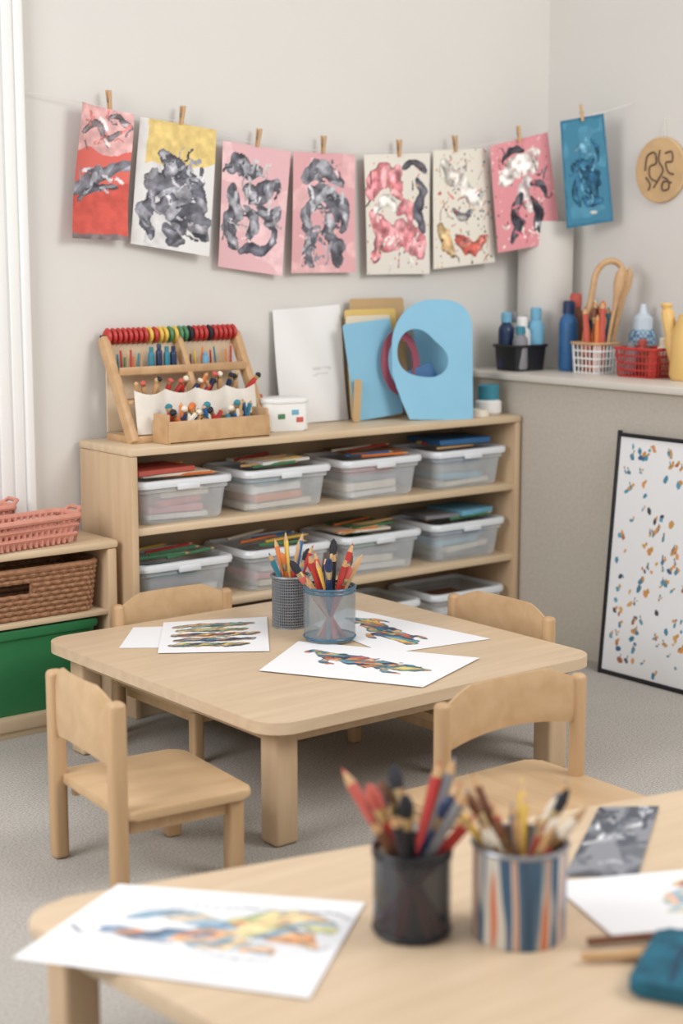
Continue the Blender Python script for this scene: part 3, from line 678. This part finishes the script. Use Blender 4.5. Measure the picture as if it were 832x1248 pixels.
obasket('wire_basket','small white wire basket holding brushes and wooden tools',(5.38,4.995,LZ),0,.15,.16,.13,WHITE,False,TOOLW)
obasket('craft_basket','red plastic lattice basket on the ledge',(5.39,4.71,LZ),0,.17,.22,.12,P('red'),False)
for k in range(22):
    cc=['orange','brown','coral','navy','teal','orange','brown','blue','cream','orange','coral','sky','yellow','brown','navy','orange','brown','coral','blue','cream','brown','orange'][k]
    v=(random.uniform(-.16,.16),random.uniform(-.16,.16),1)
    (brush if k%2 else pencil)(cc,(5.335+.019*(k%5),4.95+.02*(k//5),LZ+.01),dirq(v),.013,.25+.03*(k%3),**({'tip':random.choice(['orange','brown','black'])} if k%2 else {}),where='standing in the wire basket',group='tools in the wire basket')
def pose(o,loc,q): o.location=loc; o.rotation_mode='QUATERNION'; o.rotation_quaternion=q
pts=[(-.06,0,0),(-.068,0,.2),(-.066,0,.34)]+[(.0-.066*math.cos(a),0,.38+.09*math.sin(a)) for a in [math.pi*i/8 for i in range(9)]]+[(.07,0,.34),(.06,0,.22),(.05,0,.10)]
o=tube('wooden_hoop',bez(pts,3),.014,TOOLW,None,8); o.location=(5.40,5.01,LZ+.02); o.rotation_euler=(math.radians(4),math.radians(7),math.radians(-38)); tag(o,'bent wooden hoop handle rising from the wire basket','wooden hoop')
for k,(dx,dy,v) in enumerate(((.03,-.02,(.20,-.13,1)),(.0,-.04,(.06,-.16,1)))):
    o=lathe('wooden_spoon',[(.008,0),(.009,.28),(.014,.33),(.024,.38),(.02,.43),(.004,.46)],TOOLW,None,12); pose(o,(5.38+dx,4.99+dy,LZ+.01),dirq(v)); tag(o,'wooden spoon standing in the wire basket','wooden spoon','wooden spoons')
jr=thing('patterned_jar','blue and white checked jar behind the red basket','jar',(5.53,4.86,LZ))
def chk():
    m=bpy.data.materials.new('checked_blue'); m.use_nodes=True; nt=m.node_tree; b=nt.nodes['Principled BSDF']; tc=nt.nodes.new('ShaderNodeTexCoord'); ck=nt.nodes.new('ShaderNodeTexChecker')
    ck.inputs['Scale'].default_value=70; ck.inputs['Color1'].default_value=(*rgb(60,104,140),1); ck.inputs['Color2'].default_value=(*rgb(150,172,186),1)
    nt.links.new(tc.outputs['Object'],ck.inputs['Vector']); nt.links.new(ck.outputs['Color'],b.inputs['Base Color']); return m
lathe('body',[(.055,0),(.06,.02),(.06,.17),(.045,.19)],chk(),jr,20); lathe('lid',[(.044,.19),(.044,.24),(.02,.26),(.012,.30)],mat('clear_pump',rgb(190,204,214),.3,.03,8),jr,20)
for k,(x,y,cn) in enumerate(((5.36,4.645,'coral'),(5.40,4.71,'brown'),(5.37,4.78,'grey'),(5.43,4.77,'coral'),(5.43,4.65,'cream'))):
    bottle(x,y,LZ+.008,.11+.012*k,.03,cn,f'{CN.get(cn,cn)} paint pot inside the red basket',cn,'paint_pot','pots in the red basket')
yp=thing('watering_can','yellow toy jug with a long spout at the wall ledge','watering can',(5.40,4.47,LZ))
YP=mat('yellow_plastic',rgb(222,184,116),.4,.04,8)
lathe('body',[(.085,0),(.095,.02),(.09,.18),(.07,.24),(.06,.27)],YP,yp,24)
tube('spout',bez([(-.02,.06,.08),(-.03,.09,.18),(-.035,.115,.29)],6),[.036]*6+[.028]*6+[.018],YP,yp,10)
lathe('spout_head',[(.014,-.01),(.026,.014),(.022,.022)],YP,yp,16,(-.035,.117,.293))
tube('handle',bez([(.0,-.08,.05),(.0,-.15,.10),(.0,-.13,.22),(0,-.04,.25)],6),.010,YP,yp,8)

# wall plaque
pq=thing('round_plaque','round wooden plaque with dark painted swirls hung on the wall','wall plaque',(5.615,4.85,2.075))
pq.rotation_euler=(0,-math.pi/2,0)
lathe('disc',[(.135,0),(.14,.004),(.14,.012),(.135,.016)],mat('plaque_wood',rgb(204,170,126),.6,.08,14),pq,40)
DK=mat('brown_ink',rgb(96,74,60),.6,.05,20); bm=bmesh.new()
def sw(pts,r=.0042): add_tube(bm,[(p[1],-p[0],.018) for p in bez(pts,6)],r,5)
for s in ([(-.08,.0),(-.07,.06),(-.03,.075),(-.02,.03),(-.055,.015),(-.05,-.03),(-.01,-.05)],[(.0,.085),(-.005,.04),(.02,.0),(.0,-.035),(-.03,-.075)],[(.03,.07),(.065,.075),(.07,.035),(.035,.03),(.05,-.01),(.08,-.02)],[(.02,-.03),(.05,-.045),(.055,-.08),(.02,-.085),(.025,-.05),(.07,-.055)],[(-.075,-.03),(-.05,-.06),(-.06,-.085)]): sw(s)
mk('painted_swirls',bm,DK,pq)
tube('hanging_cord',[(.14,.0,.006),(.22,-.01,.004),(.14,-.02,.006)],.002,STRING,pq,5)

# framed picture leaning on the partition
fr=thing('framed_picture','black framed white picture with coloured dabs, leaning on low wall','framed picture',(4.985,4.56,.002))
a=Art((234,234,235),.9,210,235)
for _ in range(230):
    x=.04+.92*rng.random(); y=.03+.94*rng.random()
    c_=[(70,130,156),(86,146,172),(206,160,90),(216,150,90),(180,110,76),(70,70,84),(60,100,140),(96,156,178)][int(rng.random()*8)]
    r=.007+.011*rng.random(); a.blob(x,y,r,r*.65,180*rng.random(),c_,.1,.2)
    if rng.random()<.45: a.blob(x+.012,y+.012,r*.7,r*.5,180*rng.random(),(206,152,80),.1,.1)
    if rng.random()<.3: a.line([(x,y),(x+.02*(rng.random()-.5),y+.022)],.003,(120,120,120),.1)
fl=Vector((.085,0,.985)); fl.normalize(); FH=1.0; FW=.86
def fp(y,h,o=0): return Vector((0,0,0))+fl*h+Vector((0,-y,0))+Vector((-fl.z,0,fl.x))*o
for n_,p0,p1 in (('frame_side',fp(0,0),fp(0,FH)),('frame_side',fp(FW,0),fp(FW,FH)),('frame_rail',fp(0,.009),fp(FW,.009)),('frame_rail',fp(0,FH-.009),fp(FW,FH-.009))):
    d=p1-p0; M=Matrix.Translation((p0+p1)/2)@(Vector((0,0,1)).rotation_difference(d)).to_matrix().to_4x4(); bm=bmesh.new(); add_box(bm,(.016,.016,d.length+.016),(0,0,0),.003,2,M); mk(n_,bm,BLACKP,fr)
sheet('picture_print',fp(.01,FH-.01,.002),fp(FW-.01,FH-.01,.002),fp(.01,.01,.002),fp(FW-.01,.01,.002),a,None,fr)

# ---------------------------------------------------------------- drawings on the tables
def drawing(label,TL,TR,BL,BR,a,z=.4025,lift=.0,parent=None):
    f=lambda u,v: lift*(np.abs(2*u-1)**3)*(np.abs(2*v-1)**3)
    o=sheet('drawing',(*TL,z),(*TR,z),(*BL,z),(*BR,z),a,f); return tag(o,label,'drawing','drawings on the tables')
CC=[(62,122,140),(206,140,84),(96,150,160),(212,180,104),(78,100,124),(184,104,84),(126,154,124),(204,160,120),(66,74,92)]
OL=(86,92,106)
def crit(seed,pts,w,legs,asp=1.5,nx=150,ny=100):
    a=Art((237,237,239),asp,nx,ny); r_=random.Random(seed); C=CC[:]; r_.shuffle(C)
    for p,lw in legs: a.body(p,lw,C[2:6],6,OL,.7,.25,.6,0,.5)
    a.body(pts,w,C,11,OL,.75,.3,1.6,0,.6)
    b=bez(pts,10)
    a.body([b[2],b[len(b)//3],b[2*len(b)//3]],w*.4,C[3:],9,None,.7,.2,1,0,.8)
    for k in range(14):
        p=b[r_.randrange(2,len(b)-2)]; a.blob(p[0]+r_.uniform(-.03,.03),p[1]+w*r_.uniform(-.7,.7),.02,.012,r_.uniform(0,180),r_.choice(CC),.2,.3)
    return a
def bands():
    a=Art((237,237,239),1.25,140,112); r_=random.Random(4)
    for k,y in enumerate((.82,.67,.52,.37,.22)):
        C=CC[:]; r_.shuffle(C); C=[(112,118,116),C[0],(134,128,116),C[1],(100,104,110),C[2]]
        x0=.12+.03*(k%2); x1=.90-.05*((k+1)%3)
        a.body([(x0,y+r_.uniform(-.015,.015)),(.35,y+.01),(.6,y-.01),(x1,y+r_.uniform(-.015,.015))],.066,C,7,None,.6,.4,2.4,0,.5)
        a.body([(x0+.08,y+.02),(.5,y+.018),(x1-.12,y+.015)],.016,[C[3],C[1],C[5]],6,None,.6,.3,.3,0,.7)
        a.body([(x0+.12,y-.025),(.5,y-.03),(x1-.06,y-.02)],.012,[(70,76,88),C[5],(70,76,88)],6,None,.6,.3,.3,0,.8)
    return a
drawing('white sheet partly beneath another drawing',(3.00,4.985),(3.20,4.86),(2.80,4.75),(3.0,4.60),Art((236,236,238),1,6,6),.4012)
drawing('white sheet with rows of coloured painted bands',(3.12,4.975),(3.47,4.82),(2.86,4.60),(3.17,4.39),bands(),.4035)
drawing('white sheet with a long bright creature near the cups',(3.33,4.44),(3.66,3.88),(2.99,4.20),(3.27,3.72),crit(2,[(.20,.70),(.30,.62),(.42,.56),(.58,.50),(.72,.48),(.86,.48)],.125,[([(.3,.6),(.27,.46),(.34,.38)],.035),([(.62,.48),(.66,.34),(.76,.30)],.035),([(.22,.72),(.15,.74),(.12,.66)],.04)]),.4045)
drawing('white sheet with a bright painted creature',(3.80,4.76),(3.88,4.06),(3.53,4.62),(3.46,4.12),crit(5,[(.16,.58),(.28,.62),(.42,.54),(.56,.48),(.70,.44),(.86,.38)],.15,[([(.3,.6),(.28,.76),(.38,.8)],.045),([(.56,.46),(.52,.28),(.62,.22)],.045),([(.66,.44),(.74,.60),(.82,.58)],.04)]),.4020)
def fly():
    a=Art((237,237,239),1.35,170,125)
    O=[(230,180,138),(222,160,120),(236,204,160),(206,196,150)]; Bq=[(150,170,182),(120,146,168),(176,190,196),(206,190,170)]; Y=[(212,206,150),(190,200,150),(226,210,160)]
    a.body([(.56,.60),(.68,.72),(.84,.74),(.94,.64)],.09,Y+[O[2],Bq[2]],6,(150,152,150),.7,.25,1.0,.15,.5)
    a.body([(.50,.52),(.64,.58),(.80,.58),(.90,.50)],.10,O+[Bq[0]],7,None,.7,.3,1.0,.15,.6)
    a.body([(.44,.44),(.56,.40),(.68,.42),(.78,.36)],.07,[Bq[2],O[0],Bq[0],O[2]],6,None,.7,.3,1.0,.15,.6)
    a.body([(.20,.62),(.32,.68),(.46,.64),(.60,.58)],.065,Bq,6,None,.7,.3,1.0,.15,.6)
    a.body([(.16,.46),(.28,.42),(.42,.46),(.54,.52)],.055,[(110,130,152),Bq[1],O[1],(120,128,146)],8,None,.8,.3,1.0,.1,.6)
    for l,w in (([(.04,.44),(.10,.37),(.20,.40),(.32,.36),(.44,.36)],.010),([(.72,.76),(.84,.84),(.92,.84),(.99,.80)],.0055),([(.14,.66),(.28,.78),(.46,.80),(.62,.84),(.74,.80)],.0055),([(.5,.34),(.62,.28),(.8,.28)],.005),([(.86,.52),(.93,.46),(.97,.50)],.005)): a.line(bez(l,12),w,(124,128,140))
    return a
drawing('large white sheet with a soft winged insect painting',(1.71,2.925),(2.06,2.52),(1.36,2.73),(1.70,2.24),fly(),.4035,.0)
def greyart():
    a=Art((140,141,147),.5,50,90); a.wash([(112,114,120),(92,94,102)],.5,5); dabs(a,12,26,[(.1,.08,.9,.92)],[(196,196,198),(84,86,94),(160,162,168),(110,112,120)],.012,.03,.14); return a
drawing('dark grey abstract painted card near the pencil holders',(2.88,2.625),(3.00,2.54),(2.49,2.365),(2.62,2.27),greyart(),.4035)
def soft():
    a=Art((236,236,238),1.2,90,74); S=[(226,184,164),(168,188,200),(214,204,170),(206,134,116),(196,200,184)]
    a.body([(.45,.5),(.6,.6),(.75,.55),(.92,.66)],.13,S,8,None,.7,.3); a.body([(.55,.76),(.7,.8),(.85,.8)],.06,S[2:],5,None,.7,.3); a.body([(.4,.36),(.6,.38),(.8,.34)],.06,S[1:],5,None,.7,.3); return a
drawing('white sheet with soft pastel painted shapes',(2.44,2.36),(2.86,2.16),(2.33,2.07),(2.70,1.88),soft(),.4045)

# ---------------------------------------------------------------- cups
def cup(loc,r,h,label,style,name='pencil_cup'):
    t=thing(name,label,'pencil cup',loc)
    if style=='mesh':
        bm=bmesh.new(); add_lathe(bm,[(r*.96,h*k/18) for k in range(19)],48); o=mk('mesh_wall',bm,METAL,t)
        w=o.modifiers.new('w','WIREFRAME'); w.thickness=.0035; lathe('base',[(r*.96,0),(r*.97,.006)],METAL,t,32)
        lathe('inner_sleeve',[(r*.9,.006),(r*.9,h*.97)],mat('grey_sleeve',rgb(120,128,136),.5,.1,20,alpha=.75),t,32,cap1=False)
    elif style=='glass' or style=='dark':
        m=GLASS if style=='glass' else DGLASS; bm=bmesh.new(); n=64; prof=((0.95,0),(1,.012),(1,h*.5),(1,h))
        rings=[]
        for k,z in prof: rings.append([bm.verts.new((r*k*(1+.02*(i%4<2))*math.cos(2*math.pi*i/n),r*k*(1+.02*(i%4<2))*math.sin(2*math.pi*i/n),z)) for i in range(n)])
        for a,b in zip(rings,rings[1:]):
            for i in range(n): bm.faces.new((a[i],a[(i+1)%n],b[(i+1)%n],b[i]))
        bm.faces.new(rings[0][::-1]); mk('glass_wall',bm,m,t)
        lathe('base',[(r*.93,.002),(r*.93,.012)],m,t,32)
    else:
        lathe('can_wall',[(r*.97,0),(r,.006),(r,h),(r*.95,h),(r*.95,.01)],style,t,48,cap1=False)
    bm=bmesh.new(); add_tube(bm,[(r*math.cos(2*math.pi*i/32),r*math.sin(2*math.pi*i/32),h) for i in range(32)],.0055,6,True)
    mk('rim',bm,{'mesh':METAL,'glass':BLUERIM,'dark':BLACKP}.get(style,METAL) if isinstance(style,str) else METAL,t)
    if style in('glass','dark'):
        for zz in (.012,h*.93):
            bm=bmesh.new(); add_tube(bm,[(r*1.01*math.cos(2*math.pi*i/32),r*1.01*math.sin(2*math.pi*i/32),zz) for i in range(32)],.004,6,True)
            mk('band',bm,BLUERIM if style=='glass' else BLACKP,t)
    return t
def fill(cx,cy,r,h,items,grp,L0=.30,thick=.009,k0=.45):
    n=len(items)
    for i,(kind,cn) in enumerate(items):
        a=2*math.pi*i/n*2.4+random.uniform(-.3,.3); rr_=r*.78*(.45+.55*random.random()); kk=min(k0,.88*r/rr_)
        b=Vector((cx-kk*rr_*math.cos(a),cy-kk*rr_*math.sin(a),.409)); t=Vector((cx+rr_*1.1*math.cos(a),cy+rr_*1.1*math.sin(a),.4+h))
        L=round(L0*random.uniform(.82,1.12),2)
        if kind=='p': pencil(cn,b,dirq(t-b,random.random()*3),thick,L,grp)
        else: brush(cn,b,dirq(t-b),thick*1.1,L,kind,grp)
cup((3.46,4.66,.4005),.068,.185,'grey metal mesh cup packed with pencils','mesh')
fill(3.46,4.66,.068,.185,[('p','blue'),('p','yellow'),('p','orange'),('p','teal'),('p','red'),('black','blue'),('p','wood'),('p','yellow'),('p','navy'),('orange','orange'),('p','sky'),('p','red'),('p','yellow'),('teal','cream')],'pencils in the mesh cup',.32,.009,.9)
cup((3.435,4.40,.4055),.088,.185,'ribbed smoky glass cup with blue rim, full of brushes','glass')
fill(3.435,4.40,.088,.185,[('p','red'),('black','black'),('p','coral'),('coral','red'),('p','wood'),('navy','navy'),('p','red'),('p','teal'),('brown','coral'),('p','grey'),('p','yellow'),('black','wood'),('p','red'),('p','black'),('coral','red'),('p','wood'),('p','coral'),('p','navy'),('red','coral')],'pencils in the glass cup',.33,.0105,.8)
def striped():
    m=bpy.data.materials.new('painted_stripes'); m.use_nodes=True; nt=m.node_tree; b=nt.nodes['Principled BSDF']; tc=nt.nodes.new('ShaderNodeTexCoord')
    mp=nt.nodes.new('ShaderNodeMapping'); mp.inputs['Scale'].default_value=(1,1,.09); mp.inputs['Location'].default_value=(1.3,2.7,.4)
    n=nt.nodes.new('ShaderNodeTexNoise'); n.inputs['Scale'].default_value=15; n.inputs['Detail'].default_value=2.0; n.inputs['Distortion'].default_value=.15
    r=nt.nodes.new('ShaderNodeValToRGB'); e=r.color_ramp.elements
    e[0].position=.30; e[0].color=(*rgb(56,86,116),1); e[1].position=.41; e[1].color=(*rgb(66,98,130),1)
    for p_,c_ in ((.43,rgb(216,212,204)),(.485,rgb(206,200,188)),(.50,rgb(204,112,74)),(.55,rgb(212,124,82)),(.565,rgb(214,208,198)),(.60,rgb(84,118,146)),(.7,rgb(50,78,108))):
        x=e.new(p_); x.color=(*c_,1)
    nt.links.new(tc.outputs['Object'],mp.inputs['Vector']); nt.links.new(mp.outputs['Vector'],n.inputs['Vector']); nt.links.new(n.outputs['Fac'],r.inputs['Fac']); nt.links.new(r.outputs['Color'],b.inputs['Base Color'])
    b.inputs['Roughness'].default_value=.3; b.inputs['Metallic'].default_value=.15; return m
cup((2.045,2.355,.4005),.076,.175,'dark smoky glass pencil holder on the near table','dark')
fill(2.045,2.355,.076,.175,[('p','red'),('black','black'),('p','coral'),('coral','red'),('p','black'),('navy','navy'),('p','red'),('p','grey'),('brown','coral'),('p','navy'),('p','brown'),('black','black'),('p','grey'),('p','coral'),('p','red'),('black','brown')],'pencils in the dark holder',.34,.0115,1.5)
cup((2.205,2.215,.4005),.093,.19,'painted metal can in blue, cream and orange smears',striped(),'painted_can')
fill(2.205,2.215,.093,.19,[('cream','wood'),('p','yellow'),('p','red'),('brown','cream'),('p','teal'),('p','wood'),('p','coral'),('cream','cream'),('black','brown'),('p','grey'),('p','blue'),('p','orange'),('p','yellow'),('cream','wood'),('brown','wood'),('p','wood'),('cream','coral'),('p','wood'),('p','grey'),('p','yellow'),('p','brown')],'brushes in the painted can',.32,.0085,1.1)
for k,(p,q) in enumerate((((2.20,2.04),(2.44,1.87)),((2.26,2.08),(2.42,2.00)),((2.27,2.00),(2.42,1.94)))):
    v=Vector((q[0]-p[0],q[1]-p[1],0)); pencil(['wood','brown','wood'][k],(p[0],p[1],.4145),dirq(v),.008,.24,'loose pencils on the table','lying on the near table')
tp=thing('fabric_pouch','flat dark teal fabric pouch lying on the near table','pouch',(2.31,1.885,.405),28)
bm=bmesh.new(); add_prism(bm,rr(.26,.15,.018,6),0,.030,.010,0,4); mk('pouch_body',bm,mat('teal_fabric',rgb(34,92,112),.85,.3,25,bump=.5),tp)
tube('zip',[(-.11,0,.031),(0,.01,.032),(.11,0,.031)],.003,P('navy'),tp)

# ---------------------------------------------------------------- lights and world
w=bpy.data.worlds.new('w'); SC.world=w; w.use_nodes=True; nt=w.node_tree; bg=nt.nodes['Background']
bg.inputs[0].default_value=(1,.99,.98,1); bg.inputs[1].default_value=.70
def area(name,loc,target,size,power,color=(1,1,1),sy=None):
    l=bpy.data.lights.new(name,'AREA'); l.energy=power; l.color=color; l.shape='RECTANGLE'; l.size=size; l.size_y=sy or size
    o=bpy.data.objects.new(name,l); COL.objects.link(o); o.location=loc; o.rotation_euler=(Vector(target)-Vector(loc)).to_track_quat('-Z','Y').to_euler(); return o
area('soft_area_light',(4.6,.6,3.6),(3.6,4.8,.4),1.8,105,(1,.985,.96))  # added soft key lamp high at right front, no window there
area('soft_area_light',(-.6,3.8,2.7),(3.6,4.6,.6),1.8,98,(.99,.99,1))  # daylight from the window on the left
# ---------------------------------------------------------------- camera
th=math.radians(38.4); ph=math.atan(324/2010.)
cam=bpy.data.cameras.new('camera'); co=bpy.data.objects.new('camera',cam); COL.objects.link(co); SC.camera=co
F=Vector((math.sin(th)*math.cos(ph),math.cos(th)*math.cos(ph),-math.sin(ph)))
co.location=(0,0,1.75); co.rotation_euler=F.to_track_quat('-Z','Y').to_euler()
cam.sensor_fit='VERTICAL'; cam.sensor_height=36; cam.sensor_width=24; cam.lens=2010/1248*36
cam.dof.use_dof=True; cam.dof.focus_distance=5.5; cam.dof.aperture_fstop=1.6
